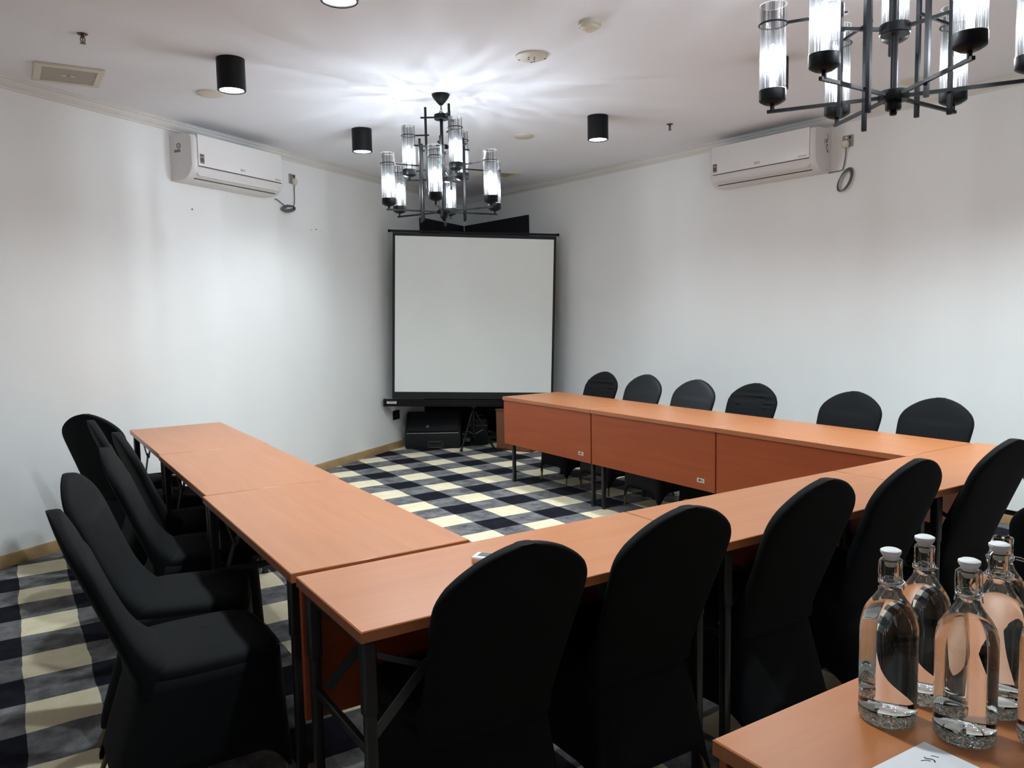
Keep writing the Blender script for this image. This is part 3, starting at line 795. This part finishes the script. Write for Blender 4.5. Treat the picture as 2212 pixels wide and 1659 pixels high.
sk = MB().box((.045,-.0285,zb0-.005), (.105,.002,.034), None, .001).move(Tm).build('case_label', M['paper'], case)
MB().box((.045,-.0300,zb0-.005), (.070,.001,.006)).move(Tm).build('label_print', M['grey'], case)
xc = .86
MB().tube([(xc,.060,.12), (xc,.060,zt0-.02)], .014, 12).build('pole', M['case'], ts)
MB().box((xc,.05,.470), (.06,.07,.05), None, .008).build('pole_clamp', M['case'], ts)
MB().tube([(xc,.060,.475), (xc,-.022,.475)], .010, 10).build('clamp_knob', M['steelg'], ts)
for ang, rr_ in ((227,.215), (-8,.21), (94,.22)):
    a = rad(ang); ex, ey = xc+rr_*cos(a), .060+rr_*sin(a)
    lg = MB().tube([(xc+.02*cos(a),.060+.02*sin(a),.41), (ex,ey,.014)], .011, 10).build('leg', M['case'], ts)
    MB().lathe([(0,0), (.016,0), (.018,.008), (.014,.026), (0,.028)], 14, (ex,ey,0)).build('foot', M['rubber'], lg)
    MB().bar((xc+.01*cos(a),.060+.01*sin(a),.16), (xc+.52*rr_*cos(a),.060+.52*rr_*sin(a),.215), .006, .012).build('brace', M['steelg'], lg)
tag(ts, 'white tripod projector screen with black border standing across the far corner', 'projector screen')

# wedge stage monitor
a0 = Vector((3.655,7.947,0)); a1 = Vector((4.165,7.611,0)); um = (a1-a0).normalized(); Lm = (a1-a0).length
tm = empty('stage_monitor', a0); tm.rotation_euler = (0,0,atan2(um.y, um.x))
D2 = .275
pm = [(0,0), (0,.165), (-.008,.178), (-.225,.378), (-.245,.386), (-D2,.380), (-D2,0)]   # (depth towards room negative -> local +y)
rings = []
for x, k in ((0,.97), (.02,1), (Lm-.02,1), (Lm,.97)):
    rings.append([(x, -d, .19+(z-.19)*k) for d, z in pm])
MB().loft(rings, smooth=False).build('cabinet', M['carpetbox'], tm)
Rg = Matrix.Rotation(atan2(.200, .217), 3, 'X')
MB().box((Lm/2,.113,.286), (Lm-.05,.285,.012), Rg, .004).build('grille', M['grille'], tm)
MB().lathe([(0,0), (.020,0), (.022,.003), (.018,.006), (0,.006)], 24, (.245,.055,.242), R=Rg).build('badge', M['steelg'], tm)
MB().tube([(.02,-.003,.172), (Lm-.02,-.003,.172)], .004, 8).build('edge_strip', M['plate'], tm)
for z in (.075, .012):
    MB().tube([(.27,-.002,z), (.275,-.020,z), (.395,-.020,z), (.40,-.002,z)], .006, 8).build('handle', M['steel'], tm)
MB().box((.335,-.003,.045), (.19,.004,.085), None, .002).build('handle_plate', M['rubber'], tm)
tag(tm, 'black wedge floor speaker under the left half of the projector screen', 'speaker')

# dark equipment case and wooden cabinet behind the right row
te = empty('equipment_case', (4.475,7.735,0)); te.rotation_euler = (0,0,rad(-32))
MB().box((0,0,.15), (.20,.22,.30), None, .012, seg=2).build('shell', M['case'], te)
MB().box((0,0,.225), (.206,.226,.012), None, .002).build('lid_seam', M['steelg'], te)
for x in (-.05,.05): MB().box((x,-.114,.225), (.03,.01,.04), None, .003).build('latch', M['steelg'], te)
MB().tube([(-.05,-.02,.30), (-.045,-.02,.33), (.045,-.02,.33), (.05,-.02,.30)], .008, 8).build('handle', M['steel'], te)
tag(te, 'small black equipment case with metal latches behind the screen tripod', 'case')
w0 = Vector((4.440,7.300,0)); w1 = Vector((4.615,6.880,0)); uw = (w1-w0).normalized()
tw = empty('low_cabinet', w0); tw.rotation_euler = (0,0,atan2(uw.y, uw.x)); Lw = (w1-w0).length
MB().box((Lw/2,.13,.215), (Lw,.26,.43), None, .004).build('carcass', M['brownbox'], tw)
MB().box((Lw/2,.128,.434), (Lw+.01,.27,.014), None, .003).build('top_board', M['brownbox'], tw)
MB().box((Lw/2,-.006,.215), (Lw-.03,.012,.40), None, .003).build('door', M['brownbox'], tw)
tag(tw, 'low dark brown wooden cabinet behind the far end of the right table row', 'cabinet')

# ------------------------------------------------------------------ remote, paper, bottles
tr_ = empty('remote_control', (1.168,1.925,.747)); tr_.rotation_euler = (0,0,rad(-52))
# local x along remote, front end at -x
MB().box((0,0,.012), (.150,.052,.022), None, .008, seg=3).build('case', M['white'], tr_)
MB().box((-.042,0,.0233), (.034,.034,.0012), None, .0004).build('display', M['lcd'], tr_)
MB().lathe([(0,.0255), (.006,.0252), (.007,.023)], 16, (-.012,.012,0)).build('power_button', M['red'], tr_)
for x in (-.012, .004, .02, .036):
    for y in (-.012, 0, .012):
        if (x, y) != (-.012,.012): MB().box((x,y,.0236), (.010,.007,.0016), None, .0006).build('button', M['grey'], tr_)
tag(tr_, 'white air conditioner remote control lying on the near table behind the first chair back', 'remote control')

tp = empty('paper_sheet', (1.247,.699,.747)); tp.rotation_euler = (0,0,0)
ang = atan2(.605-.699, 1.243-1.247)
tp.rotation_euler = (0,0,rad(-91.5))    # local x: towards camera-right edge (down y), local y: to +x
ps = MB().box((.1485,-.105,.0006), (.297,.210,.0010)); ps.build('sheet', M['paper'], tp)
def stroke(pts, w): 
    g = MB()
    for a, b in zip(pts, pts[1:]): g.bar((*a,.0013), (*b,.0013), w, .0004)
    return g
lg = stroke([(.030,-.058), (.033,-.050), (.039,-.046)], .0016)
for a in (stroke([(.0265,-.044), (.031,-.0455), (.036,-.040), (.041,-.0395), (.0445,-.044)], .0022), stroke([(.030,-.031), (.034,-.028), (.040,-.026)], .0016)):
    lg.add(a.v, a.f)
lg.build('printed_emblem', M['black'], tp)
tag(tp, 'white paper sheet with a small black emblem on the side table', 'paper')

def make_bottle(open_=False):
    t = empty('swing_top_bottle')
    R = .0475
    prof = [(0,.0235), (.044,.0235), (.0465,.0245), (R,.027), (R,.165), (.0465,.178), (.043,.192), (.036,.206), (.027,.219), (.020,.230), (.0165,.240), (.0160,.248), (.0175,.250), (.0178,.255), (.0168,.257), (.0168,.281), (.0175,.283), (.0172,.287), (.0125,.288), (.0112,.285), (.0112,.262), (.0114,.2465), (0,.2465)]
    MB().lathe(prof, 56).build('glass_body', M['bottle'], t)
    MB().lathe([(0,.003), (.030,.002), (.040,0), (.045,.003), (.0472,.009), (R,.0215), (.0455,.023), (0,.0205)], 56).build('thick_base', M['base_glass'], t)
    w = MB()
    w.tube([(.0185*cos(2*pi*k/28), .0185*sin(2*pi*k/28), .2465) for k in range(28)], .0011, 6, closed=True)
    w.tube([(.0188*cos(2*pi*k/28), .0188*sin(2*pi*k/28), .2505) for k in range(28)], .0009, 6, closed=True)
    zt = .292
    if not open_:
        for s in (-1,1):
            w.tube([(s*.012,0,zt), (s*.0195,-.001,.286), (s*.0200,.001,.268), (s*.0195,-.004,.249), (s*.0200,-.010,.240), (s*.0205,-.006,.236), (s*.020,-.001,.241)], .0011, 6)
        w.tube([(-.0195,-.004,.252), (-.019,-.014,.250), (-.010,-.021,.247), (0,-.0225,.245), (.010,-.021,.247), (.019,-.014,.250), (.0195,-.004,.252)], .0011, 6)
        w.build('wire_bail', M['wire'], t)
        st = MB().lathe([(0,.307), (.012,.3065), (.0168,.304), (.0172,.301), (.0150,.296), (.0115,.291), (.0112,.2885), (0,.2885)], 32)
        stp = st.build('stopper', M['stopper'], t)
        MB().lathe([(0,.276), (.0075,.276), (.0098,.280), (.0100,.2886), (0,.2886)], 24).build('gasket', M['gasket'], stp)
    else:
        for s in (-1,1):
            w.tube([(.019,s*.010,.2485), (.034,s*.013,.246), (.047,s*.012,.240), (.056,s*.010,.232)], .0011, 6)
        w.tube([(-.020,0,.2465), (-.026,.002,.250), (-.024,.004,.243)], .0011, 6)
        w.build('wire_bail', M['wire'], t)
        st = MB().lathe([(0,.016), (.012,.0155), (.0168,.013), (.0172,.010), (.0150,.005), (.0115,0), (.0112,-.002), (0,-.002)], 32, (.052,0,.226), R=Matrix.Rotation(rad(115), 3, 'Y'))
        stp = st.build('stopper', M['stopper'], t)
        MB().lathe([(0,-.012), (.0075,-.012), (.0098,-.008), (.0100,-.001), (0,-.001)], 24, (.052,0,.226), R=Matrix.Rotation(rad(115), 3, 'Y')).build('gasket', M['gasket'], stp)
    return t
GB = 'swing top water bottles on the side table'
b0 = make_bottle(); first = True
for x, y, rz, lab in (
    (1.270,.780,-35, 'leftmost clear swing top water bottle, nearest the table corner'),
    (1.392,.790,60, 'clear swing top water bottle in the back, second from the left'),
    (1.318,.672,-55, 'clear swing top water bottle in front, just behind the sheet of paper'),
    (1.452,.690,-20, 'clear swing top water bottle in front of the bottle with the open stopper'),
    (1.405,.578,-20, 'clear swing top water bottle at the right edge, right of the front one'),
    (1.350,.470,10, 'clear swing top water bottle mostly out of frame in the lower right corner')):
    o = b0 if first else copy_tree(b0); first = False
    o.location = (x, y, .747); o.rotation_euler = (0,0,rad(rz)); tag(o, lab, 'bottle', GB)
bo = make_bottle(True); bo.location = (1.560,.735,.747); bo.rotation_euler = (0,0,rad(-50))
tag(bo, 'clear swing top water bottle with its stopper hanging open, farthest back on the right', 'bottle', GB)

# ------------------------------------------------------------------ world and view
w = bpy.data.worlds.new('World'); SC.world = w; w.use_nodes = True
w.node_tree.nodes['Background'].inputs[0].default_value = (.5,.5,.5,1); w.node_tree.nodes['Background'].inputs[1].default_value = 0.0
vs = SC.view_settings; vs.view_transform = 'Standard'; vs.look = 'None'; vs.gamma = 1.0; vs.use_curve_mapping = False; vs.exposure = 0.48
cy = SC.cycles
cy.max_bounces = 10; cy.diffuse_bounces = 5; cy.glossy_bounces = 4; cy.transmission_bounces = 10; cy.transparent_max_bounces = 16
cy.caustics_refractive = True; cy.caustics_reflective = False; cy.blur_glossy = .5; cy.sample_clamp_indirect = 6.0
